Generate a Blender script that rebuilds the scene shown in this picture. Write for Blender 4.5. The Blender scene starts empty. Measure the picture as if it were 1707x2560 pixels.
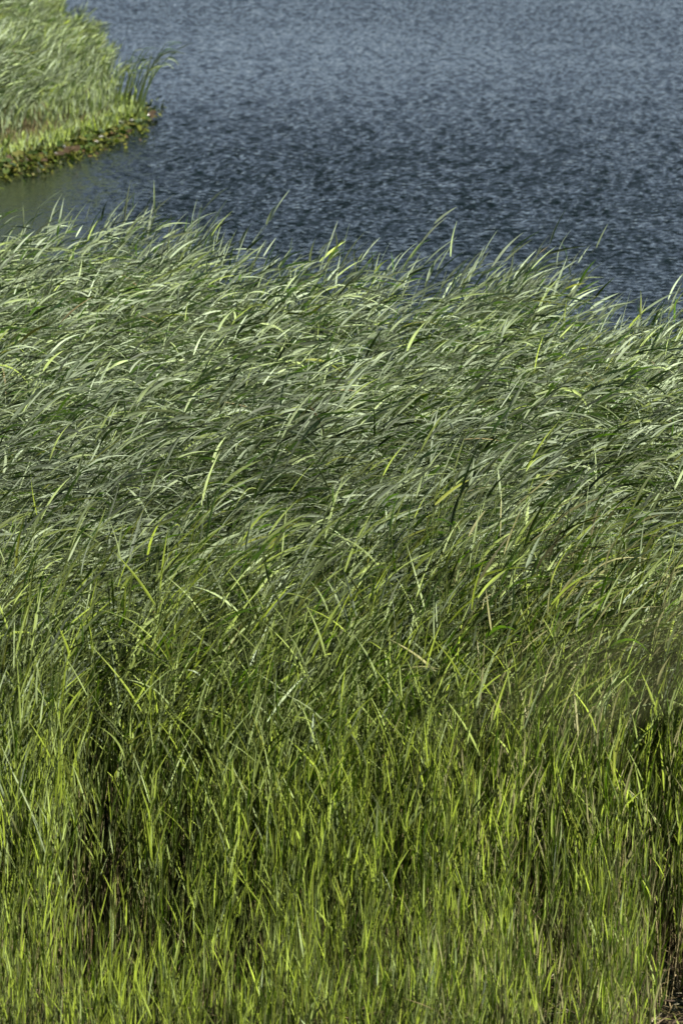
import bpy, math
import numpy as np

# ------------------------------------------------------------------ camera, light, exposure
scene = bpy.context.scene
CAM_H, PITCH, FOCAL = 6.9, math.radians(14.0), 100.0
cam_data = bpy.data.cameras.new("camera")
cam = bpy.data.objects.new("camera", cam_data)
scene.collection.objects.link(cam)
scene.camera = cam
cam.location = (0, 0, CAM_H)
cam.rotation_euler = (math.pi / 2 - PITCH, 0, 0)
cam_data.sensor_fit = 'VERTICAL'
cam_data.sensor_height = 36.0
cam_data.lens = FOCAL
cam_data.clip_start = 0.1
cam_data.clip_end = 8000
cam_data.dof.use_dof = True
cam_data.dof.focus_distance = 21.0
cam_data.dof.aperture_fstop = 3.6

SUN_EL, SUN_AZ = 41.0, 118.0      # azimuth clockwise from +Y (the view direction)
world = bpy.data.worlds.new("World")
scene.world = world
world.use_nodes = True
wn = world.node_tree
bg = wn.nodes["Background"]
sky = wn.nodes.new("ShaderNodeTexSky")
sky.sky_type = 'NISHITA'
sky.sun_disc = False
sky.sun_elevation = math.radians(SUN_EL)
sky.sun_rotation = math.radians(SUN_AZ)
sky.air_density = 0.42
sky.dust_density = 0.0
sky.ozone_density = 0.6
hs = wn.nodes.new("ShaderNodeHueSaturation")
hs.inputs["Saturation"].default_value = 0.64
hs.inputs["Value"].default_value = 0.80
hs.inputs["Hue"].default_value = 0.488
wn.links.new(sky.outputs[0], hs.inputs["Color"])
wn.links.new(hs.outputs[0], bg.inputs[0])
bg.inputs[1].default_value = 0.05

sl = bpy.data.lights.new("sun", 'SUN')
sl.energy = 5.0
sl.angle = math.radians(0.5)
sl.color = (1.0, 0.96, 0.87)
sun = bpy.data.objects.new("sun", sl)
scene.collection.objects.link(sun)
_e, _a = math.radians(SUN_EL), math.radians(SUN_AZ)
sd = np.array([math.cos(_e) * math.sin(_a), math.cos(_e) * math.cos(_a), math.sin(_e)])   # towards the sun
from mathutils import Vector
sun.rotation_euler = Vector(sd).to_track_quat('Z', 'Y').to_euler()
sun.location = (10, -10, 30)

scene.view_settings.view_transform = 'Standard'
scene.view_settings.look = 'None'
scene.view_settings.gamma = 1.0
scene.view_settings.exposure = 1.64
scene.cycles.max_bounces = 4
scene.cycles.diffuse_bounces = 1
scene.cycles.transmission_bounces = 4
scene.cycles.caustics_reflective = False
scene.cycles.caustics_refractive = False

WAVE_SLOPE = 0.235
rng = np.random.default_rng(11)
U = rng.uniform
Nrm = rng.normal


# ------------------------------------------------------------------ helpers
def ground(px, py, z=0.0):
    """photo pixel (1707 x 2560) -> point of the horizontal plane at height z"""
    u = (px - 853.5) / 1280.0 * 18.0 / FOCAL
    v = (py - 1280.0) / 1280.0 * 18.0 / FOCAL
    dy = math.cos(PITCH) - v * math.sin(PITCH)
    dz = -math.sin(PITCH) - v * math.cos(PITCH)
    t = (z - CAM_H) / dz
    return (u * t, dy * t)


def tag(o, label=None, cat=None, group=None, kind=None):
    if label: o["label"] = label
    if cat: o["category"] = cat
    if group: o["group"] = group
    if kind: o["kind"] = kind
    return o


def link(name, data, parent=None):
    o = bpy.data.objects.new(name, data)
    scene.collection.objects.link(o)
    if parent is not None: o.parent = parent
    return o


def mesh_np(name, verts, quads, col, mats, mat_idx=None, smooth=True):
    """verts (n,3), quads (m,4), col (n,3) point colours"""
    me = bpy.data.meshes.new(name)
    nv, nf = len(verts), len(quads)
    me.vertices.add(nv)
    me.vertices.foreach_set("co", np.ascontiguousarray(verts, dtype=np.float32).ravel())
    me.loops.add(nf * 4)
    me.loops.foreach_set("vertex_index", np.ascontiguousarray(quads, dtype=np.int32).ravel())
    me.polygons.add(nf)
    me.polygons.foreach_set("loop_start", np.arange(nf, dtype=np.int32) * 4)
    if smooth:
        me.polygons.foreach_set("use_smooth", np.ones(nf, dtype=bool))
    for m in mats: me.materials.append(m)
    if mat_idx is not None:
        me.polygons.foreach_set("material_index", np.ascontiguousarray(mat_idx, dtype=np.int32))
    at = me.color_attributes.new("tint", 'FLOAT_COLOR', 'POINT')
    c4 = np.ones((nv, 4), dtype=np.float32)
    c4[:, :3] = col
    at.data.foreach_set("color", c4.ravel())
    me.update(calc_edges=True)
    return me


def wav(x, y, seed=0):
    """smooth pseudo-noise in about -1..1"""
    r = np.random.default_rng(seed)
    s = 0
    for k in range(7):
        a = r.uniform(0, 2 * np.pi)
        f = r.uniform(0.35, 2.2)
        s = s + np.sin((x * np.cos(a) + y * np.sin(a)) * f + r.uniform(0, 6.28)) / 3.2
    return s


def sstep(x, a, b):
    t = np.clip((x - a) / (b - a), 0, 1)
    return t * t * (3 - 2 * t)


# ------------------------------------------------------------------ materials
def new_mat(name):
    m = bpy.data.materials.new(name)
    m.use_nodes = True
    nt = m.node_tree
    nt.nodes.clear()
    return m, nt, nt.nodes.new("ShaderNodeOutputMaterial")


def leaf_material(name, trans=0.15, rough=0.55, spec=0.15):
    m, nt, out = new_mat(name)
    N, L = nt.nodes, nt.links
    at = N.new("ShaderNodeAttribute"); at.attribute_name = "tint"
    geo = N.new("ShaderNodeNewGeometry")
    tc = N.new("ShaderNodeTexCoord")
    no = N.new("ShaderNodeTexNoise"); no.inputs["Scale"].default_value = 9; no.inputs["Detail"].default_value = 4
    L.new(tc.outputs["Object"], no.inputs["Vector"])
    mr = N.new("ShaderNodeMapRange"); mr.inputs[1].default_value = .3; mr.inputs[2].default_value = .7
    mr.inputs[3].default_value = .8; mr.inputs[4].default_value = 1.2
    L.new(no.outputs[0], mr.inputs[0])
    mul = N.new("ShaderNodeVectorMath"); mul.operation = 'SCALE'
    L.new(at.outputs["Color"], mul.inputs[0]); L.new(mr.outputs[0], mul.inputs["Scale"])
    # a leaf lets through a deeper, more saturated green than it reflects
    tr = N.new("ShaderNodeMix"); tr.data_type = 'RGBA'; tr.blend_type = 'MULTIPLY'; tr.inputs[0].default_value = 1
    L.new(mul.outputs[0], tr.inputs[6]); tr.inputs[7].default_value = (1.0, 1.75, 0.14, 1)
    p = N.new("ShaderNodeBsdfPrincipled")
    L.new(mul.outputs[0], p.inputs["Base Color"])
    p.inputs["Roughness"].default_value = rough
    p.inputs["Specular IOR Level"].default_value = spec
    t = N.new("ShaderNodeBsdfTranslucent")
    L.new(tr.outputs[2], t.inputs["Color"])
    mx = N.new("ShaderNodeMixShader"); mx.inputs[0].default_value = trans
    L.new(p.outputs[0], mx.inputs[1]); L.new(t.outputs[0], mx.inputs[2])
    L.new(mx.outputs[0], out.inputs["Surface"])
    return m


def stem_material(name):
    m, nt, out = new_mat(name)
    N, L = nt.nodes, nt.links
    at = N.new("ShaderNodeAttribute"); at.attribute_name = "tint"
    p = N.new("ShaderNodeBsdfPrincipled"); p.inputs["Roughness"].default_value = .45
    p.inputs["Specular IOR Level"].default_value = .4
    L.new(at.outputs["Color"], p.inputs["Base Color"])
    L.new(p.outputs[0], out.inputs["Surface"])
    return m


M_LEAF = leaf_material("reed leaf")
M_STEM = stem_material("reed stem")
M_PAD = leaf_material("lily pad", trans=0.12, rough=0.22, spec=0.6)


# ------------------------------------------------------------------ structure: water, terrain
m_water, nt, out = new_mat("lake water")
N, L = nt.nodes, nt.links
geo = N.new("ShaderNodeNewGeometry")


def noise(scale, detail=2.0, rough=.5, vec=None, sx=1.0, sy=1.0, dist=0.0):
    mp = N.new("ShaderNodeMapping")
    mp.inputs["Scale"].default_value = (sx, sy, 1)
    L.new((vec or geo.outputs["Position"]), mp.inputs["Vector"])
    n = N.new("ShaderNodeTexNoise")
    n.inputs["Scale"].default_value = scale
    n.inputs["Detail"].default_value = detail
    n.inputs["Roughness"].default_value = rough
    n.inputs["Distortion"].default_value = dist
    L.new(mp.outputs[0], n.inputs["Vector"])
    return n


def math_(op, a, b=None, clamp=False):
    n = N.new("ShaderNodeMath"); n.operation = op; n.use_clamp = clamp
    for i, v in enumerate((a, b)):
        if v is None: continue
        if isinstance(v, (int, float)): n.inputs[i].default_value = v
        else: L.new(v, n.inputs[i])
    return n.outputs[0]


w1 = noise(7.0, 2, .55)
wa = N.new("ShaderNodeAttribute"); wa.attribute_name = "tint"
wsep = N.new("ShaderNodeSeparateColor"); L.new(wa.outputs["Color"], wsep.inputs[0])
bump = N.new("ShaderNodeBump"); bump.inputs["Strength"].default_value = 1.0
bump.inputs["Distance"].default_value = 0.075
L.new(math_('MULTIPLY', w1.outputs[0], wsep.outputs[0]), bump.inputs["Height"])
wp = N.new("ShaderNodeBsdfPrincipled")
wp.inputs["Base Color"].default_value = (0.002, 0.0045, 0.0045, 1)
wp.inputs["Roughness"].default_value = 0.05
wp.inputs["IOR"].default_value = 1.333
L.new(bump.outputs[0], wp.inputs["Normal"])
L.new(wp.outputs[0], out.inputs["Surface"])

# the lake as one sheet with real wavelets where the photo looks, flat far outside
wx = np.concatenate([-np.geomspace(6000, 19, 18), np.linspace(-18, 18, 620), np.geomspace(19, 6000, 18)])
wyd = [14.0]
while wyd[-1] < 128: wyd.append(wyd[-1] + max(.05, .0014 * wyd[-1]))
wy = np.concatenate([-np.geomspace(6000, 4, 10), [8.0], wyd, np.geomspace(132, 6000, 16)])
WX, WY = np.meshgrid(wx, wy)
rw = np.random.default_rng(5)
WZ = np.zeros_like(WX)
NW = 110
inner = (np.abs(WX) < 18.5) & (WY > 13) & (WY < 131)
X1, Y1 = WX[inner], WY[inner]
Z1 = np.zeros_like(X1)
sl_tot = 0
warp = .35 * wav(X1 * .5, Y1 * .5, 61); warp2 = .35 * wav(X1 * .5, Y1 * .5, 62)
for k_ in range(NW):
    lam = .13 * (.33 / .13) ** (rw.random() ** 1.2)
    th = rw.normal(-1.3, .85)
    kk = 2 * np.pi / lam
    a_ = lam ** .9 * rw.uniform(.5, 1.2)
    sl_tot += (a_ * kk) ** 2 / 2
    Z1 += a_ * np.sin(kk * ((X1 + warp) * np.cos(th) + (Y1 + warp2) * np.sin(th)) + rw.uniform(0, 6.28))
Z1 *= WAVE_SLOPE / math.sqrt(sl_tot)
Z1 = Z1 + 2.0 * Z1 ** 2                                     # sharper crests
pxw0 = X1 / Y1 * 100 / 24 * 1707 + 853.5
gustf = np.clip(1.0 + .15 * wav(X1 * .18, Y1 * .12, 63) + .13 * wav(X1 * .05, Y1 * .8, 64) + .12 * sstep(Y1, 70, 100), .4, 1.6)
# calm water in the lee of the far reed bank
pxw = X1 / Y1 * 100 / 24 * 1707 + 853.5
lee = sstep(pxw + 60 * wav(X1 * .4, Y1 * .3, 65), 20, 520)
lee = 1 - (1 - lee) * sstep(Y1, 33, 44) * (1 - sstep(Y1, 58, 66))
gustf = gustf * (1 - .25 * sstep(Y1, 58, 72) * (1 - sstep(Y1, 88, 104)) * (1 - sstep(pxw0, 700, 1500)))
ampf = gustf * (.14 + .86 * lee) * (.6 + .4 * sstep(Y1, 33, 44))
ampf *= sstep(-np.abs(X1), -18, -16) * sstep(-Y1, -127, -112) * sstep(Y1, 18, 27)
WZ[inner] = Z1 * ampf
wcol = np.zeros((WX.size, 3)); wcol[:, 0] = 1; wcol[inner.ravel(), 0] = np.clip(gustf * (.12 + .88 * lee), 0, 2)
nxw, nyw = len(wx), len(wy)
ii = (np.arange(nyw - 1)[:, None] * nxw + np.arange(nxw - 1)[None]).ravel()
water = link("water", mesh_np("water", np.stack([WX, WY, WZ], -1).reshape(-1, 3), np.stack([ii, ii + 1, ii + nxw + 1, ii + nxw], -1), wcol, [m_water]))
tag(water, "wind-rippled dark blue lake water beyond the reeds", "water", kind="structure")


def ground_material(name, c1, c2, scale):
    m, nt2, out2 = new_mat(name)
    n = nt2.nodes.new("ShaderNodeTexNoise"); n.inputs["Scale"].default_value = scale; n.inputs["Detail"].default_value = 8
    tc = nt2.nodes.new("ShaderNodeTexCoord"); nt2.links.new(tc.outputs["Object"], n.inputs["Vector"])
    cr = nt2.nodes.new("ShaderNodeValToRGB")
    cr.color_ramp.elements[0].position = .35; cr.color_ramp.elements[0].color = (*c1, 1)
    cr.color_ramp.elements[1].position = .68; cr.color_ramp.elements[1].color = (*c2, 1)
    nt2.links.new(n.outputs[0], cr.inputs[0])
    p = nt2.nodes.new("ShaderNodeBsdfPrincipled"); p.inputs["Roughness"].default_value = .9; p.inputs["Specular IOR Level"].default_value = .08
    nt2.links.new(cr.outputs[0], p.inputs["Base Color"])
    b = nt2.nodes.new("ShaderNodeBump"); b.inputs["Strength"].default_value = .6; b.inputs["Distance"].default_value = .05
    nt2.links.new(n.outputs[0], b.inputs["Height"]); nt2.links.new(b.outputs[0], p.inputs["Normal"])
    nt2.links.new(p.outputs[0], out2.inputs["Surface"])
    return m


M_MUD = ground_material("shore mud", (0.003, 0.0025, 0.0015), (0.018, 0.014, 0.008), 3.5)
M_MAT = ground_material("floating mat", (0.02, 0.035, 0.006), (0.13, 0.13, 0.02), 2.2)


def near_z(x, y):
    """terrain on the camera's side: embankment, a muddy shelf, then the lake bed"""
    z = np.where(y < 13.2, 5.15 - 0.385 * y, 5.15 - 0.385 * 13.2)
    z = z + 0.03 * sstep(x, 1.0, 1.8) + 0.035 * wav(x * 2.2, y * 2.2, 3) * sstep(y, 2, 6)
    edge = 14.6 + 1.0 * sstep(x, 0.6, 1.9)
    return z - 0.75 * sstep(y, edge - .6, edge + 1.6)


gx = np.concatenate([np.linspace(-400, -9, 12), np.linspace(-8, 8, 81), np.linspace(9, 400, 12)])
gy = np.concatenate([np.linspace(-600, -3, 14), np.linspace(-2, 22, 121), np.linspace(25, 40, 4)])
GX, GY = np.meshgrid(gx, gy)
GZ = near_z(GX, np.maximum(GY, 0.0))
vs = np.stack([GX, GY, GZ], -1).reshape(-1, 3)
nx, ny = len(gx), len(gy)
ii = (np.arange(ny - 1)[:, None] * nx + np.arange(nx - 1)[None]).ravel()
q = np.stack([ii, ii + 1, ii + nx + 1, ii + nx], -1)
terrain = link("terrain", mesh_np("terrain", vs, q, np.full((len(vs), 3), .05), [M_MUD]))
tag(terrain, "dark muddy shore under the near reeds", "shore", kind="structure")


# ------------------------------------------------------------------ reeds
def make_reeds(x, y, z0, H, lean, exposed, fresh, o, seed, nleaf=12, segs=5, fold=True,
               wide=1.0, bare=0.34, leaf_len=0.43, dead=0.003, zexp=(1.15, 1.9), crest_w=.16, crest_s=.0, upr=None, stem_r=0.005, stem_seg=5):
    """every argument an array over the reeds; returns ((verts, quads, colours) of stems, the same of leaves,
    index of the reed of every vertex, likewise). o: origin to subtract (n,3)"""
    r = np.random.default_rng(seed)
    n = len(x)
    base = np.stack([x, y, z0], -1) - o
    side = r.normal(0, 0.05, n)
    lx, ly = lean + r.normal(0, .05, n), side

    def stem_at(s, k):               # s: (...), k: reed index
        b = base[k]
        h = H[k]
        off = h * s ** 2.1
        return np.stack([b[..., 0] + lx[k] * off + r0[k] * h * s, b[..., 1] + ly[k] * off + r1[k] * h * s,
                         b[..., 2] + h * s * (1 - 0.35 * (lx[k] ** 2) * s)], -1)
    r0, r1 = r.normal(0, .035, n), r.normal(0, .05, n)
    # stems
    k = np.arange(n)
    S = np.linspace(0, 1, stem_seg + 1)
    K = np.repeat(k[:, None], stem_seg + 1, 1)
    C = stem_at(np.broadcast_to(S, K.shape), K)                      # n, seg+1, 3
    rad = (stem_r * (1 - 0.65 * S))[None, :] * r.uniform(.75, 1.25, n)[:, None]
    ang = np.arange(3) * 2 * np.pi / 3 + 0.5
    ring = np.stack([np.cos(ang), np.sin(ang), np.zeros(3)], -1)
    V = C[:, :, None, :] + rad[:, :, None, None] * ring[None, None]
    sv = V.reshape(-1, 3)
    idx = (np.arange(n)[:, None, None] * (stem_seg + 1) + np.arange(stem_seg)[None, :, None]) * 3 + np.arange(3)[None, None]
    idn = (np.arange(n)[:, None, None] * (stem_seg + 1) + np.arange(stem_seg)[None, :, None]) * 3 + (np.arange(3)[None, None] + 1) % 3
    sq = np.stack([idx, idn, idn + 3, idx + 3], -1).reshape(-1, 4)
    tan = np.array([0.16, 0.125, 0.07]); grn = np.array([0.085, 0.11, 0.03])
    mixs = sstep(S, .30, .62)[None, :, None]
    dk = r.uniform(.55, 1.25, (n, 1, 1))
    sc = (tan * (1 - mixs) + grn * mixs) * dk
    sc = np.broadcast_to(sc[:, :, None, :], (n, stem_seg + 1, 3, 3)).reshape(-1, 3)
    sk = np.repeat(k, (stem_seg + 1) * 3)
    # leaves
    lk = np.repeat(k, nleaf)
    m = len(lk)
    t = np.tile(np.linspace(0, 1, nleaf), n) + r.uniform(-.04, .04, m)
    t = np.clip(t, 0, 1)
    s = bare + (1 - bare) * t
    P0 = stem_at(s, lk)
    E = exposed[lk] * sstep(s * H[lk], zexp[0], zexp[1])
    top = sstep(t, .75, 1.0)
    gst = wav(x * 1.7, y * 1.2, 88)[lk] + .8 * r.normal(0, 1, n)[lk]
    e0 = np.radians((80 - 60 * E) + (3 + 5 * E) * gst + r.normal(0, 1, m) * (8 + 7 * E) + 24 * top * (1 - .45 * E) * (.3 + .7 * E))
    if upr is not None: e0 = e0 + np.radians(upr[lk])
    bend = (1 - (0 if upr is None else upr[lk] / 60)) * np.radians(np.abs(8 + 34 * E + r.normal(0, 15, m) * (0.55 + .45 * E)) * (1 - .5 * top))
    az_free = np.where(r.random(m) < .5, 0.0, np.pi) + r.normal(0, .8, m)
    az_wind = r.normal(0.0, .62, m)
    windy = np.clip(0.35 + E * 1.1, 0, 1)
    flip = r.random(m) < windy
    az = np.where(flip, az_wind * (1 + .6 * (1 - E)), az_free)
    crest_l = 1 - crest_s * sstep(y[lk], 18.5, 24.5)
    Ln = crest_l * leaf_len * r.uniform(.62, 1.32, m) * (0.62 + 0.38 * np.sin(np.pi * np.clip(t * .8 + .12, 0, 1))) * np.clip(H[lk] / 1.9, .6, 1.1)
    W = wide * r.uniform(.010, .024, m) * (0.62 + .28 * sstep(y[lk], 15.5, 18) + .12 * E + crest_w * sstep(y[lk], 18.5, 24.5))
    W = np.where(r.random(m) < .25, W * .5, W)
    dd = r.random(m) < dead * (1.6 - t)
    e0 = np.where(dd, np.radians(r.uniform(-60, 60, m)), e0)
    T = np.linspace(0, 1, segs + 1)
    ee = e0[:, None] - bend[:, None] * np.interp(T, [0, .25, .6, 1], [0, .12, .75, 1.1])[None] * 1.1
    aa = az[:, None] + r.normal(0, .22, m)[:, None] * T[None]
    D = np.stack([np.cos(ee) * np.cos(aa), np.cos(ee) * np.sin(aa), np.sin(ee)], -1)
    mid = 0.5 * (D[:, 1:] + D[:, :-1]) * (Ln / segs)[:, None, None]
    Cn = np.concatenate([np.zeros((m, 1, 3)), np.cumsum(mid, 1)], 1) + P0[:, None]
    hv = np.stack([-np.sin(aa), np.cos(aa), np.zeros_like(aa)], -1)
    nv = np.cross(hv, D)
    roll0 = np.where(r.random(m) < .62, r.normal(1.15, .5, m), r.uniform(-1.57, 1.57, m))
    roll = roll0[:, None] + r.normal(0, .55, m)[:, None] * T[None]
    wv = np.cos(roll)[..., None] * hv + np.sin(roll)[..., None] * nv
    nn = np.cross(D, wv)
    prof = np.interp(T, [0, .08, .22, .45, .7, .88, 1], [.42, .8, 1, .82, .5, .22, .02])
    ww = W[:, None, None] * 0.5 * prof[None, :, None]
    if fold:
        A = Cn - wv * ww; B = Cn + nn * ww * .35; Cc = Cn + wv * ww
        V = np.stack([A, B, Cc], 2); cols = 3
    else:
        V = np.stack([Cn - wv * ww, Cn + wv * ww], 2); cols = 2
    lv = V.reshape(-1, 3)
    bi = (np.arange(m)[:, None, None] * (segs + 1) + np.arange(segs)[None, :, None]) * cols + np.arange(cols - 1)[None, None]
    lq = np.stack([bi, bi + 1, bi + cols + 1, bi + cols], -1).reshape(-1, 4)
    # colours: glaucous grey-green above, fresher yellow-green on low young shoots, some straw
    gl = np.array([0.126, 0.152, 0.100]); fr = np.array([0.140, 0.180, 0.019]); st = np.array([0.16, 0.13, 0.065]); yl = np.array([.115, .13, .022])
    f = np.clip(fresh[lk] * (1 - .75 * E) + r.normal(0, .30, m), 0, 1)[:, None]
    cc = gl * (1 - f) + fr * f
    lit_pal = .50 * sstep(y[lk], 20, 26) + .16 * sstep(x[lk] / y[lk], 0, .1) + .14 * sstep(-y[lk], -20, -17)  # sunlit brightening put into the leaf colour, towards far edge and right
    cc = cc * (1 + lit_pal[:, None])
    ymask = (r.random(m) < .005 + .07 * fresh[lk] ** 2)[:, None]
    cc = np.where(ymask, yl, cc)
    ocher = (r.random(m) < .22 * sstep(x[lk] / y[lk], .015, .06) * sstep(-y[lk], -19.5, -17.5))[:, None]
    cc = np.where(ocher, np.array([.17, .165, .075]), cc)
    cc = np.where(dd[:, None], st, cc)
    cc = cc * r.choice([.36, .72, 1.0, 1.18, 1.38], (m, 1), p=[.28, .18, .22, .19, .13]) * r.uniform(.9, 1.1, (m, 1)) * r.uniform(.85, 1.15, (n, 1))[lk]
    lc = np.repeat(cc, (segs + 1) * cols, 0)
    vk = np.repeat(lk, (segs + 1) * cols)
    return (sv, sq, sc, sk), (lv, lq, lc, vk)


def joined(name, st, lf):
    v = np.concatenate([st[0], lf[0]]); qd = np.concatenate([st[1], lf[1] + len(st[0])])
    c = np.concatenate([st[2], lf[2]])
    mi = np.concatenate([np.ones(len(st[1]), int), np.zeros(len(lf[1]), int)])
    return mesh_np(name, v, qd, c, [M_LEAF, M_STEM], mi)


# ---- the near bed: a height field for the tops and an outline for the far edge
CREST = [(-500, 460), (0, 545), (150, 535), (300, 590), (420, 650), (600, 668), (700, 650), (850, 690), (980, 660), (1060, 660),
         (1150, 720), (1260, 760), (1400, 745), (1500, 740), (1600, 768), (1707, 778), (2100, 800)]
TOP = 2.30
cx, cy = zip(*[ground(px, py, TOP - .12) for px, py in CREST])


def far_edge(x):
    return np.interp(x, cx, cy)


def top_h(x, y):
    """height of a reed standing at x, y in the near bed"""
    xs = x / y * 100 / 24 * 1707 + 853.5           # photo column it stands in
    right = sstep(xs, 900, 1500)
    rise0 = 14.6 + .5 * right
    rise1 = 17.2 + .7 * right + .4 * wav(x * 1.2, y * 0, 8)
    h = 0.72 + (TOP - .72) * sstep(y, rise0, rise1) + 0.16 * right * 0
    g = np.exp(-((xs - 270) / 150.0) ** 2)  # the gap of bare brown stems at the lower left, nothing low in front
    rise0 = rise0 + .8 * g; rise1 = rise1 - .5 * g
    h = 0.72 + (TOP - .72) * sstep(y, rise0, rise1)
    # the tops dip at middle left, a trough shaped to hold shade
    h = h * (1 - .13 * np.exp(-((y - 19.8) / .9) ** 2) * (1 - sstep(xs, 650, 1100)))
    return h * (1 + .06 * wav(x * 1.3, y * 1.3, 5) + .08 * wav(x * 3.4, y * 2.6, 6))


def pick(n, y0, y1, edge_pull=0.0):
    y = np.sqrt(U(y0 ** 2, y1 ** 2, n))
    x = U(-1, 1, n) * (0.12 * y + 1.3)
    return x, y


def in_gap(x, y):
    xs = x / y * 100 / 24 * 1707 + 853.5
    g1 = .80 * np.exp(-((xs - 240) / 85.0) ** 2) + .7 * np.exp(-((xs - 420) / 30.0) ** 2) + .8 * np.exp(-((xs - 600) / 34.0) ** 2) + .6 * np.exp(-((xs - 1000) / 34.0) ** 2)
    return np.clip(g1, 0, 1) * sstep(-y, -17.2, -16.4) * sstep(y, 14.9, 15.4) + .85 * sstep(xs + 60 * wav(x * 5, y * 4, 99), 1630, 1730) * sstep(-y + .3 * wav(x * 5, y * 4, 98), -15.5, -15.0)


xs_, ys_ = pick(13500, 13.9, 33.5)
dens = .95 - .25 * sstep(ys_, 18, 24)
keep = (ys_ < far_edge(xs_) + .35 * wav(xs_ * 2, ys_ * 0, 9)) & (U(0, 1, len(xs_)) < dens * np.clip(1.0 + 1.0 * wav(xs_ * 3.0, ys_ * 2.2, 71), .08, 1.6)) & (U(0, 1, len(xs_)) > in_gap(xs_, ys_) * 1.05)
xs_, ys_ = xs_[keep], ys_[keep]
extra_x, extra_y = pick(5600, 14.0, 17.6)
k2 = (U(0, 1, len(extra_x)) < np.clip(.75 + 1.1 * wav(extra_x * 5.5, extra_y * 1.2, 72), .03, 1)) & (U(0, 1, len(extra_x)) > in_gap(extra_x, extra_y) * 1.1)
xs_, ys_ = np.concatenate([xs_, extra_x[k2]]), np.concatenate([ys_, extra_y[k2]])


def crest_up(x, y):
    return 20 * sstep(y, far_edge(x) - 3.0, far_edge(x) - .2) + Nrm(0, 5, len(x))


def reed_params(x, y, boost=1.0):
    n = len(x)
    H = top_h(x, y) * (1.07 - .40 * U(0, 1, n) ** 1.6) * boost
    z0 = np.maximum(near_z(x, y), -.3)
    H = H * (1 - .05 * sstep(y, far_edge(x) - 3.0, far_edge(x) - .5))
    H = H - z0 * (z0 < 0)
    px = x / y * 100 / 24 * 1707 + 853.5
    right = sstep(px, 950, 1500)
    lean = (0.09 + .24 * sstep(y, 17, 19) + .14 * wav(x * 1.1, y * 1.1, 21) * .5 + .10 * sstep(y, 18, 24)) * np.clip(H / 2, .3, 1)
    exposed = np.clip(.25 + .80 * sstep(y + .9 * wav(x * 1.3, y * .4, 33) + .3 * right, 15.6, 17.6) + .2 * wav(x, y, 31) * .5, 0, 1) * sstep(H, 1.1, 2.0)
    fresh = np.clip(.96 - .92 * sstep(y, 16.8, 21) + .25 * right + .2 * wav(x * 1.5, y * 1.5, 41), 0, 1)
    return z0, H, lean, exposed, fresh


z0, H, lean, ex, fr = reed_params(xs_, ys_)
zero = np.zeros((len(xs_), 3))
tall = H > 1.35
parts = []
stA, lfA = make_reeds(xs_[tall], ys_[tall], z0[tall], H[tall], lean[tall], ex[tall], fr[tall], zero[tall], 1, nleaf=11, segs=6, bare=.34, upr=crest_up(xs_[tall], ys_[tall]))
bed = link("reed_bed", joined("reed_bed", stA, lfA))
tag(bed, "dense bed of wind-bent green reeds filling the near shore", "reeds", kind="stuff")
sh = ~tall
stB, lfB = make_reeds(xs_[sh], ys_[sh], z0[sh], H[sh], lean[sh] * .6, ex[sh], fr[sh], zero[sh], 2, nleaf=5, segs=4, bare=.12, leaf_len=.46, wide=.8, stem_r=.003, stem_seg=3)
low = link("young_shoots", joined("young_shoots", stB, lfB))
tag(low, "low fresh yellow-green shoots along the foot of the reed bed", "shoots", kind="stuff")


# ---- 300 single reeds that stand out of the bed
def single_reeds(x, y, boost, seed, group, labels, far=None):
    z0, H, lean, ex, fr = reed_params(x, y, boost)
    o = np.stack([x, y, z0], -1)
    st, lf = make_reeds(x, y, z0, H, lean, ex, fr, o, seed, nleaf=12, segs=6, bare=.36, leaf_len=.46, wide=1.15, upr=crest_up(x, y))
    for i in range(len(x)):
        e = link("reed", None)
        e.empty_display_size = .1
        e.location = tuple(o[i])
        tag(e, labels[i], "reed", group)
        for nm, (v, qd, c, k), mt in (("stem", st, M_STEM), ("foliage", lf, M_LEAF)):
            per_v = len(v) // len(x); per_q = len(qd) // len(x)
            a = i * per_v
            me = mesh_np(nm, v[a:a + per_v], qd[i * per_q:(i + 1) * per_q] - a, c[a:a + per_v], [mt])
            link(nm, me, e)


WHERE = ["at the picture's left edge", "near the left edge", "left quarter", "left third", "left of centre", "just left of the middle",
         "just right of the middle", "right of centre", "right third", "right quarter", "near the right edge", "at the picture's right edge"]


def where(px):
    return WHERE[int(min(11, max(0, px / 1707 * 12)))]


def rank(v, words):
    """one of the words for each value, by its third of the group"""
    q = np.quantile(v, np.arange(1, len(words)) / len(words))
    return [words[int(np.searchsorted(q, t))] for t in v]


pxs = np.linspace(8, 1700, 120) + Nrm(0, 6, 120)
cyy = np.array([far_edge(0.0)] * 120)
for _ in range(6):
    cxx = (pxs - 853.5) / 1707 * .24 * cyy
    cyy = far_edge(cxx) - U(.05, 1.0, 120)[0] * .2
cyy = cyy - np.abs(Nrm(0, .45, 120)) + .25
cxx = (pxs - 853.5) / 1707 * .24 * cyy
bo = U(.99, 1.13, 120)
hw = rank(top_h(cxx, cyy) * bo, ["short", "middling", "tall"]); dw = rank(cyy - far_edge(cxx), ["set back from the water", "on the crest line", "outermost towards the water"])
single_reeds(cxx, cyy, bo, 51, "reeds along the crest of the bed",
             [f"{hw[k]} pale reed tip {dw[k]}, {where(p)}" for k, p in enumerate(pxs)])
n = 120
yy = 18.2 + (U(0, 1, n) ** .85) * 8
px2 = U(0, 1707, n)
xx = (px2 - 853.5) / 1707 * .24 * yy
ok = yy < far_edge(xx) - .8
yy = np.where(ok, yy, 19.0)
xx = (px2 - 853.5) / 1707 * .24 * yy
bo = U(1.0, 1.09, n)
hw = rank(top_h(xx, yy) * bo, ["low", "middling", "tall"]); dw = rank(yy, ["nearest side", "middle", "far side"])
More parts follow.
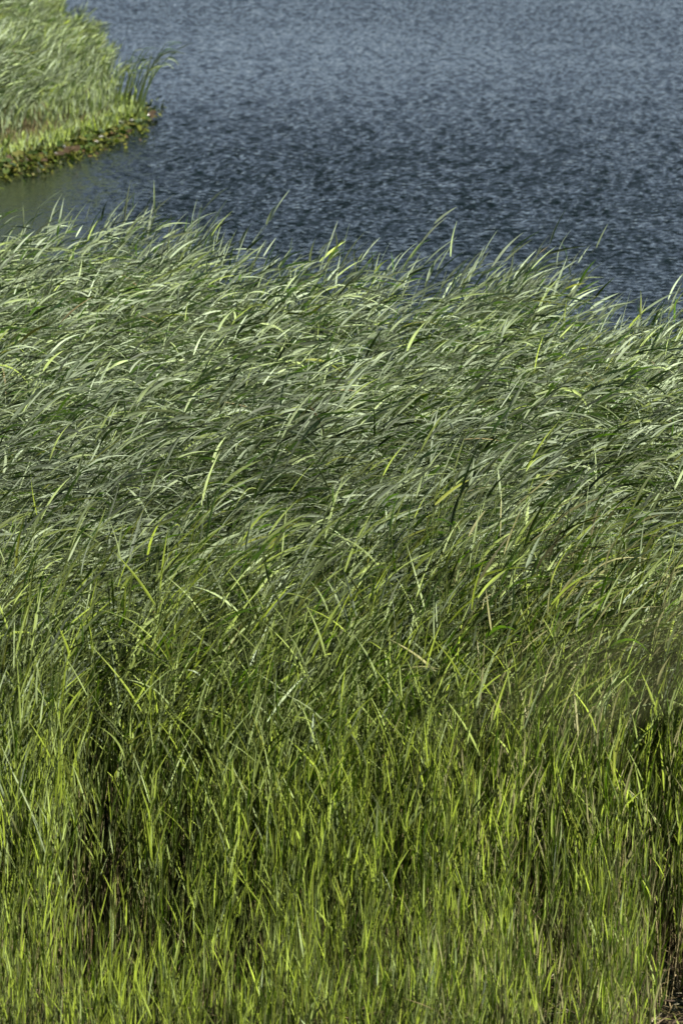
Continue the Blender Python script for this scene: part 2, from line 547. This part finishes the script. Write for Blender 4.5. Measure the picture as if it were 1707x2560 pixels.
single_reeds(xx, yy, bo, 52, "reeds bent over the top of the bed",
             [f"{hw[k]} grey-green reed blown over on the bed's top, {dw[k]}, {where(p)}" for k, p in enumerate(px2)])
n = 60
px3 = np.linspace(15, 1690, n) + Nrm(0, 8, n)
yy = U(15.2, 17.4, n)
xx = (px3 - 853.5) / 1707 * .24 * yy
bo = U(.98, 1.14, n)
hw = rank(top_h(xx, yy) * bo, ["short", "middling", "tall"]); dw = rank(yy, ["front row", "second row"])
single_reeds(xx, yy, bo, 53, "upright reeds along the front of the bed",
             [f"{hw[k]} bright green reed in the bed's {dw[k]}, {where(p)}" for k, p in enumerate(px3)])



# ---- dead tan stalks standing among the green
def dead_stalks(n, seed):
    r = np.random.default_rng(seed)
    y = 15.6 + 3.6 * r.uniform(0, 1, n) ** .8; x = r.uniform(-1, 1, n) * (.12 * y + 1.0)
    z = np.maximum(near_z(x, y), -.2)
    h = r.uniform(.5, 1.5, n) * np.clip((y - 14.4) / 2.2, .5, 1)
    dx, dy = r.normal(.04, .10, n), r.normal(0, .10, n)
    wild = r.random(n) < .03
    dx = np.where(wild, r.normal(0, .7, n), dx)
    rad = r.uniform(.0018, .0038, n)
    ang = np.arange(3) * 2 * np.pi / 3
    V = []
    for sgm in (0, .5, 1):
        c = np.stack([x + dx * h * sgm, y + dy * h * sgm, z + h * sgm], -1)
        V.append(c[:, None] + (rad * (1 - .4 * sgm))[:, None, None] * np.stack([np.cos(ang), np.sin(ang), 0 * ang], -1)[None])
    V = np.stack(V, 1)                                   # n,3,3,3
    a = (np.arange(n)[:, None, None] * 3 + np.arange(2)[None, :, None]) * 3
    i0 = a + np.arange(3)[None, None]; i1 = a + (np.arange(3)[None, None] + 1) % 3
    q = np.stack([i0, i1, i1 + 3, i0 + 3], -1).reshape(-1, 4)
    base = np.array([[.20, .165, .075], [.14, .115, .055], [.27, .23, .12], [.10, .065, .035]])[r.choice(4, n, p=[.4, .3, .2, .1])]
    col = np.repeat(base * r.uniform(.7, 1.2, (n, 1)), 9, 0)
    return V.reshape(-1, 3), q, col


v_, q_, c_ = dead_stalks(4600, 77)
dead = link("dead_stalks", mesh_np("dead_stalks", v_, q_, c_, [M_STEM]))
tag(dead, "last year's thin tan stalks standing among the green reeds", "dead stalks", kind="stuff")


# ------------------------------------------------------------------ the far bank
FRONT = [ground(*p) for p in ((-420, 455), (-200, 425), (0, 392), (100, 372), (200, 345), (260, 318), (300, 292))]
fx, fy = np.array([p[0] for p in FRONT]), np.array([p[1] for p in FRONT])


def far_inside(x, y):
    """metres into the far reed bed from its front edge and from its right edge"""
    df = y - np.interp(x, fx, fy, right=999)
    px_edge = np.interp(y, [64, 67, 71, 78, 90, 110], [288, 262, 234, 196, 138, 50])
    xe = (px_edge - 853.5) / 1707 * .24 * y
    return df, xe - x


def sample_far(n, seed):
    r = np.random.default_rng(seed)
    y = r.uniform(54, 104, n); x = r.uniform(-16, -4.4, n)
    df, dr = far_inside(x, y)
    e = .5 * wav(x * 1.3, y * 1.3, 81)
    ok = (df > e * .6) & (dr > e * .8) & (x > -.12 * y - 2.5)
    return x[ok], y[ok], df[ok], dr[ok]


x, y, df, dr = sample_far(36000, 91)
n = len(x)
Hf = (1.25 + .95 * sstep(dr, 0, 4.5)) * (.62 + .38 * sstep(df, -.3, 2.4)) * (1.10 - .45 * U(0, 1, n) ** 1.5) * (1 + .13 * wav(x * 1.3, y * .9, 82))
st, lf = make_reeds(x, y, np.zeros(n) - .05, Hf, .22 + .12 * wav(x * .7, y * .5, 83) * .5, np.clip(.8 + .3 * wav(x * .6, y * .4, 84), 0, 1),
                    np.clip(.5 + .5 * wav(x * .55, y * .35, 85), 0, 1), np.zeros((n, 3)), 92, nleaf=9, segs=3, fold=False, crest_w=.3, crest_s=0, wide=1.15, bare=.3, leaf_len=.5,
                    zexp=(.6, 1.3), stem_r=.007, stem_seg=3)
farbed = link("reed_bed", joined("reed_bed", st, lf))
tag(farbed, "out-of-focus green reed bed on the far bank at upper left", "reeds", kind="stuff")

# pale bent dead stalks along the front of the far bank
r = np.random.default_rng(95)
n = 200
x = r.uniform(-10.5, -5.2, n); y = np.interp(x, fx, fy) + r.normal(.1, .45, n)
h = r.uniform(.2, .65, n); dx = r.normal(.35, .3, n)
V = []
ang = np.arange(3) * 2 * np.pi / 3
for sg in (0, .5, 1):
    c = np.stack([x + dx * h * sg ** 1.5, y - .1 * h * sg, h * sg], -1)
    V.append(c[:, None] + (.009 * (1 - .4 * sg)) * np.stack([np.cos(ang), np.sin(ang), 0 * ang], -1)[None])
V = np.stack(V, 1)
a = (np.arange(n)[:, None, None] * 3 + np.arange(2)[None, :, None]) * 3
i0 = a + np.arange(3)[None, None]; i1 = a + (np.arange(3)[None, None] + 1) % 3
c_ = np.repeat(np.array([[.15, .125, .05]]) * r.uniform(.5, 1.3, (n, 1)), 9, 0)
fd = link("dead_stalks", mesh_np("dead_stalks", V.reshape(-1, 3), np.stack([i0, i1, i1 + 3, i0 + 3], -1).reshape(-1, 4), c_, [M_STEM]))
tag(fd, "straw-coloured broken stalks along the foot of the far reed bed", "dead stalks", kind="stuff")

# ---- the mat of water plants: outline on the water
MAT = [(-400, 530), (-200, 492), (0, 455), (60, 440), (100, 428), (150, 412), (200, 392), (250, 380), (300, 362), (318, 352), (350, 338), (388, 322),
       (375, 308), (352, 300), (372, 284), (385, 276), (350, 266), (300, 258)]
mg = np.array([ground(*p) for p in MAT])
back = np.array([(-7.0, 74), (-20, 74)])
poly = np.concatenate([mg, back])


def in_poly(x, y, p):
    inside = np.zeros(len(x), bool)
    j = len(p) - 1
    for i in range(len(p)):
        xi, yi, xj, yj = p[i, 0], p[i, 1], p[j, 0], p[j, 1]
        hit = ((yi > y) != (yj > y)) & (x < (xj - xi) * (y - yi) / (yj - yi + 1e-12) + xi)
        inside ^= hit
        j = i
    return inside


def leaflets(n, poly, seed, size, tilt, zlo, zhi, cols, probs, name, edge=0.0, ymax=74):
    r = np.random.default_rng(seed)
    x = r.uniform(poly[:, 0].min(), poly[:, 0].max(), n * 4); y = r.uniform(poly[:, 1].min(), ymax, n * 4)
    ok = in_poly(x + r.normal(0, edge, n * 4), y + r.normal(0, edge * 3, n * 4), poly)
    x, y = x[ok][:n], y[ok][:n]
    n = len(x)
    clump = .5 + .5 * wav(x * 2.2, y * 1.2, seed)
    z = zlo + (zhi - zlo) * r.random(n) ** 1.6 * np.clip(clump, .15, 1.2)
    a = r.uniform(0, 6.28, n); el = r.normal(0, tilt, n)
    d = np.stack([np.cos(a) * np.cos(el), np.sin(a) * np.cos(el), np.sin(el)], -1)
    h = np.stack([-np.sin(a), np.cos(a), r.normal(0, .35, n)], -1)
    s = r.uniform(*size, n)[:, None]
    w = r.uniform(.35, .8, n)[:, None]
    P = np.stack([x, y, z], -1)
    V = np.stack([P - d * s * .5, P + h * s * w * .5, P + d * s * .5, P - h * s * w * .5], 1).reshape(-1, 3)
    V[:, 2] = np.maximum(V[:, 2], .006)
    q = np.arange(n * 4).reshape(-1, 4)
    col = np.repeat(np.array(cols)[r.choice(len(cols), n, p=probs)] * r.uniform(.6, 1.3, (n, 1)), 4, 0)
    return V, q, col


v1, q1, c1 = leaflets(30000, poly, 101, (.05, .16), .7, .005, .19,
                      [(.07, .08, .012), (.04, .055, .009), (.10, .095, .018), (.075, .045, .02), (.018, .024, .006)], [.40, .28, .18, .05, .09], "m", .28)
mat = link("water_plants", mesh_np("water_plants", v1, q1, c1, [M_LEAF], smooth=False))
tag(mat, "low yellow-green and rusty water plants fringing the far bank", "water plants", kind="stuff")
# a dark peaty shelf just under them
bx = np.linspace(-20, -3.5, 60); by = np.linspace(52, 105, 90)
BX, BY = np.meshgrid(bx, by)
inside = in_poly(BX.ravel(), BY.ravel(), poly).reshape(BX.shape)
df_, dr_ = far_inside(BX, BY)
inside = (inside & (df_ > -1.5)) | ((df_ > -.2) & (dr_ > .2))
BZ = np.where(inside, .02, -.35) + .03 * wav(BX * 3, BY * 3, 7)
ii = (np.arange(89)[:, None] * 60 + np.arange(59)[None]).ravel()
shelf = link("terrain", mesh_np("terrain", np.stack([BX, BY, BZ], -1).reshape(-1, 3), np.stack([ii, ii + 1, ii + 61, ii + 60], -1), np.full((5400, 3), .04), [M_MUD]))
tag(shelf, "dark peaty shelf under the far reed bed", "bank", kind="structure")


# ---- lily pads, each its own thing
def pad_mesh(i):
    r = np.random.default_rng(300 + i)
    vs = [(0, 0, 0)]; fs = []
    nseg = 18
    for ring_, rr in ((0, .55), (1, 1.0)):
        for k in range(nseg + 1):
            a = math.radians(16) + (2 * math.pi - math.radians(32)) * k / nseg
            rad = rr * (1 + .05 * math.sin(3 * a + i)) * .13
            z = (.012 if ring_ else -.004) + .012 * ring_ * math.sin(4 * a + 1.7 * i)
            vs.append((rad * math.cos(a) * 1.12, rad * math.sin(a), z))
    m = nseg + 1
    for k in range(nseg):
        fs.append((0, 1 + k, 2 + k)); fs.append((1 + k, 1 + m + k, 2 + m + k, 2 + k))
    me = bpy.data.meshes.new("pad")
    me.from_pydata(vs, [], fs)
    me.materials.append(M_PAD)
    for p_ in me.polygons: p_.use_smooth = True
    c = [(.030, .052, .012), (.05, .07, .018), (.028, .044, .018), (.075, .075, .02), (.05, .035, .02)][i % 5]
    at = me.color_attributes.new("tint", 'FLOAT_COLOR', 'POINT')
    for e in at.data: e.color = (*c, 1)
    return me


pads = [pad_mesh(i) for i in range(10)]
r = np.random.default_rng(120)
outline = mg[2:16]
PADLOOK = ["dark green", "mid green", "deep green", "yellowing", "rusty red"]
np_ = 0
strip = np.array([ground(*p) for p in ((0, 452), (90, 430), (190, 396), (300, 358), (384, 322), (385, 276), (330, 262), (285, 268), (250, 322), (180, 352), (90, 380), (0, 398))])
while np_ < 240:
    x0, y0 = r.uniform(-8, -3.5), r.uniform(52, 70)
    if not in_poly(np.array([x0]), np.array([y0]), strip)[0]: continue
    k = int(r.integers(0, 10))
    o = link("lily_pad", pads[k])
    o.location = (x0, y0, r.uniform(.05, .20))
    o.rotation_euler = (r.normal(.18, .38), r.normal(.1, .38), r.uniform(0, 6.28))
    s_ = r.uniform(.35, .75); o.scale = (s_, s_, s_)
    pxx = x0 / y0 * 100 / 24 * 1707 + 853.5
    where = ("at the picture's left edge" if pxx < 90 else "below the far reeds" if pxx < 200 else "near the tip of the far bank" if pxx < 290 else "at the foot of the tall rushes")
    tag(o, f"{PADLOOK[k % 5]} lily pad {where}", "lily pad", "lily pads along the far bank")
    np_ += 1


# ---- white water lilies among the pads
def flower_mesh():
    vs, fs = [], []
    for ring_, (npet, el, ln) in enumerate(((9, .35, .075), (8, .85, .062), (5, 1.25, .045))):
        for k in range(npet):
            a = 2 * math.pi * (k + .5 * ring_) / npet
            d = Vector((math.cos(a) * math.cos(el), math.sin(a) * math.cos(el), math.sin(el)))
            h = Vector((-math.sin(a), math.cos(a), 0))
            b = len(vs)
            for t, w in ((0, .006), (.45, .016), (.8, .011), (1, .001)):
                c = d * ln * t + Vector((0, 0, .012 * t * t))
                vs += [c - h * w, c + h * w]
            for q_ in range(3): fs.append((b + 2 * q_, b + 2 * q_ + 1, b + 2 * q_ + 3, b + 2 * q_ + 2))
    me = bpy.data.meshes.new("petals"); me.from_pydata(vs, [], fs)
    at = me.color_attributes.new("tint", 'FLOAT_COLOR', 'POINT')
    for e in at.data: e.color = (.42, .43, .38, 1)
    me.materials.append(M_STEM)
    return me


fm = flower_mesh()
hm = bpy.data.meshes.new("heart")
import bmesh
bm = bmesh.new(); bmesh.ops.create_uvsphere(bm, u_segments=10, v_segments=6, radius=.014); bm.to_mesh(hm); bm.free()
at = hm.color_attributes.new("tint", 'FLOAT_COLOR', 'POINT')
for e_ in at.data: e_.color = (.25, .18, .03, 1)
hm.materials.append(M_STEM)
for px, py, lab in ((142, 386, "largest white water lily, lowest on the mat below the straw stalks"), (160, 370, "white water lily just above and right of the largest one"),
                    (56, 361, "white water lily at left under the straw-coloured stalks"), (302, 308, "white water lily below the rush clump"),
                    (331, 303, "white water lily right of the one below the rushes"), (231, 300, "white water lily on the mat left of the rushes"),
                    (172, 283, "topmost white water lily, close to the green reeds"), (256, 344, "white water lily near the lower edge of the bank's tip"),
                    (243, 357, "white water lily lowest at the bank's tip")):
    gx_, gy_ = ground(px, py, .13)
    e = link("water_lily", None); e.location = (gx_, gy_, .12); e.rotation_euler = (.35, .1, px)
    e.empty_display_size = .1
    tag(e, lab, "water lily", "white water lilies on the far bank")
    link("petals", fm, e)
    h_ = link("flower_heart", hm, e); h_.location = (0, 0, .02)

# ---- the clump of tall rushes at the tip of the far bank
RUSH = [(262, 292, 240, .9), (275, 296, 230, 1.05), (283, 290, 205, .95), (290, 296, 190, 1.15), (296, 290, 186, 1.25), (305, 296, 176, 1.1), (312, 290, 160, 1.3), (320, 296, 165, .9),
        (322, 289, 150, 1.35), (330, 294, 172, .8), (336, 290, 168, 1.0), (340, 296, 158, 1.25), (346, 292, 150, 1.45), (350, 298, 148, 1.5), (353, 292, 160, 1.35), (357, 297, 170, 1.2)]
RLAB = ["shortest rush at the left of the clump", "second short rush from the left of the clump", "slim rush left of the clump's middle", "rush bending right, left part of the clump",
        "taller rush left of the clump's middle", "straight rush in the left half of the clump", "tall arching rush in the clump's middle", "low dark rush in the clump's middle",
        "tallest rush in the clump's middle, nodding right", "short upright rush right of the middle", "thin upright rush right of the middle", "rush beside the thick right-hand stems",
        "thick dark rush arching over the water", "front thick rush arching far right over the water", "bright rush arching right at the clump's edge", "outermost rush on the right of the clump"]
for i, (px, py, pt, hh) in enumerate(RUSH):
    gx_, gy_ = ground(px, py)
    H1 = np.array([hh * 1.12 + .12])
    o = np.array([[gx_, gy_, -.02]])
    st, lf = make_reeds(np.array([gx_]), np.array([gy_]), np.array([-.02]), H1, np.array([.42 if i > 10 else .30]), np.array([.95]), np.array([.65]), o, 700 + i,
                        nleaf=7 if i > 10 else 6, segs=6, fold=True, crest_w=.3, crest_s=0, wide=1.25, bare=.45, leaf_len=.62, zexp=(.8, 1.3), stem_r=.026, stem_seg=8, dead=0)
    e = link("rush", None); e.location = tuple(o[0]); e.empty_display_size = .1
    tag(e, RLAB[i] + " at the far bank's tip", "rush", "tall rushes at the tip of the far bank")
    st[2][:] = np.array([.05, .078, .018]) * U(.7, 1.2)
    for nm, (v, qd, c, k), mt in (("stem", st, M_STEM), ("foliage", lf, M_LEAF)):
        link(nm, mesh_np(nm, v, qd, c, [mt]), e)


# low weeds with upright blades on the mat between the reeds and the rushes
wp_ = np.array([ground(*p) for p in ((-40, 425), (60, 398), (150, 375), (215, 352), (290, 328), (345, 304), (340, 285), (330, 268), (270, 262), (235, 285), (180, 330), (90, 365), (-40, 385))])
r = np.random.default_rng(140)
x = r.uniform(-8.5, -3.8, 8000); y = r.uniform(54, 70, 8000)
ok = in_poly(x, y, wp_); x, y = x[ok][:800], y[ok][:800]; n = len(x)
st, lf = make_reeds(x, y, np.zeros(n), r.uniform(.08, .32, n), np.full(n, .3), np.full(n, .4), np.full(n, .6), np.zeros((n, 3)), 141, nleaf=5, segs=3, fold=False, crest_w=.3, crest_s=0,
                    wide=1.4, bare=.05, leaf_len=.42, zexp=(.1, .4), stem_r=.004, stem_seg=2)
wd = link("weeds", joined("weeds", st, lf))
tag(wd, "short bright green weeds between the far reeds and the rushes", "weeds", kind="stuff")


# fallen leaves and bits of stalk on the mud at the lower right and between the stems
r = np.random.default_rng(160)
n = 2600
y = r.uniform(14.2, 17.0, n); x = np.where(r.random(n) < .55, r.uniform(1.1, 2.6, n), r.uniform(-2.4, 2.4, n))
z = np.maximum(near_z(x, y), 0) + r.uniform(.006, .06, n)
a = r.uniform(0, 6.28, n); el = r.normal(0, .14, n); Lh = r.uniform(.04, .22, n)[:, None]; wd_ = r.uniform(.004, .014, n)[:, None]
d = np.stack([np.cos(a) * np.cos(el), np.sin(a) * np.cos(el), np.sin(el)], -1); h = np.stack([-np.sin(a), np.cos(a), r.normal(0, .3, n)], -1)
P = np.stack([x, y, z], -1)
V = np.stack([P - d * Lh * .5 - h * wd_ * .3, P - d * Lh * .5 + h * wd_ * .3, P + h * wd_ * .5, P + d * Lh * .5, P - h * wd_ * .5], 1)
V = V[:, [0, 1, 2, 4, 4, 2, 3, 3]].reshape(-1, 3)
q8 = (np.arange(n) * 8)[:, None]
q = np.concatenate([q8 + np.array([[0, 1, 2, 3]]), q8 + np.array([[4, 5, 6, 7]])])
V[7::8] += .0006
pal_ = np.array([(.22, .17, .09), (.13, .10, .06), (.20, .22, .05), (.28, .25, .17), (.07, .05, .035)])
col = np.repeat(pal_[r.choice(5, n, p=[.3, .25, .12, .13, .2])] * r.uniform(.7, 1.2, (n, 1)), 8, 0)
lit = link("leaf_litter", mesh_np("leaf_litter", V, q, col, [M_LEAF], smooth=False))
tag(lit, "straw-coloured and yellow leaf litter on the mud between the stems", "litter", kind="stuff")


# grass standing on the embankment right in front of the camera, far out of focus
def bank_grass(bx, by, tips, lab, seed):
    r = np.random.default_rng(seed)
    bz = float(near_z(np.array([bx]), np.array([by]))[0])
    e = link("tall_grass", None); e.location = (bx, by, bz); e.empty_display_size = .05
    tag(e, lab, "grass", "blurred grass in front of the camera")
    base = Vector((bx, by, bz))
    hz = max(t[3] for t in tips) - bz + .02

    def ribbon(name, pts, w):
        vs, c = [], []
        for i, p in enumerate(pts):
            t = i / (len(pts) - 1)
            ww = w * (1 if t < .3 else 1 - ((t - .3) / .7) ** 1.4) + .0004
            vs += [p - base - Vector((0, 0, ww)), p - base + Vector((0, -.25 * ww, .25 * ww)) + Vector((0, -.3 * ww, 0)), p - base + Vector((0, 0, ww))]
            c += [(.17, .175, .085)] * 3
        q = []
        for i in range(len(pts) - 1):
            q += [(3 * i, 3 * i + 1, 3 * i + 4, 3 * i + 3), (3 * i + 1, 3 * i + 2, 3 * i + 5, 3 * i + 4)]
        return link(name, mesh_np(name, np.array(vs), np.array(q), np.array(c), [M_LEAF]), e)
    top = base + Vector((.03, .0, hz))
    k = 8
    ang = [2 * math.pi * j / 5 for j in range(5)]
    vs, q, c = [], [], []
    for i in range(k + 1):
        t = i / k
        p = base.lerp(top, t) + Vector((.02 * t * t, 0, 0)) - base
        for a_ in ang:
            vs.append(p + Vector((math.cos(a_), math.sin(a_), 0)) * .0022 * (1 - .5 * t)); c.append((.16, .15, .07))
    for i in range(k):
        for j in range(5):
            q.append((5 * i + j, 5 * i + (j + 1) % 5, 5 * i + 5 + (j + 1) % 5, 5 * i + 5 + j))
    link("stem", mesh_np("stem", np.array(vs), np.array(q), np.array(c), [M_STEM]), e)
    for (tx, ty, tz, zs, w) in tips:
        p0 = Vector((bx + .01, by, zs)); p3 = Vector((tx, ty, tz))
        pm = Vector((bx * .6 + tx * .4, (by + ty) / 2, max(zs, tz) + .02))
        pts = [((1 - t) ** 2) * p0 + 2 * t * (1 - t) * pm + t * t * p3 for t in [i / 12 for i in range(13)]]
        ribbon("leaf", pts, w)


bank_grass(.30, 1.25, [(.035, 1.22, 6.49, 6.555, .0013), (.075, 1.30, 6.455, 6.52, .0012), (.10, 1.2, 6.50, 6.535, .0008)], "pale blurred grass reaching in from the right edge below the middle", 5)
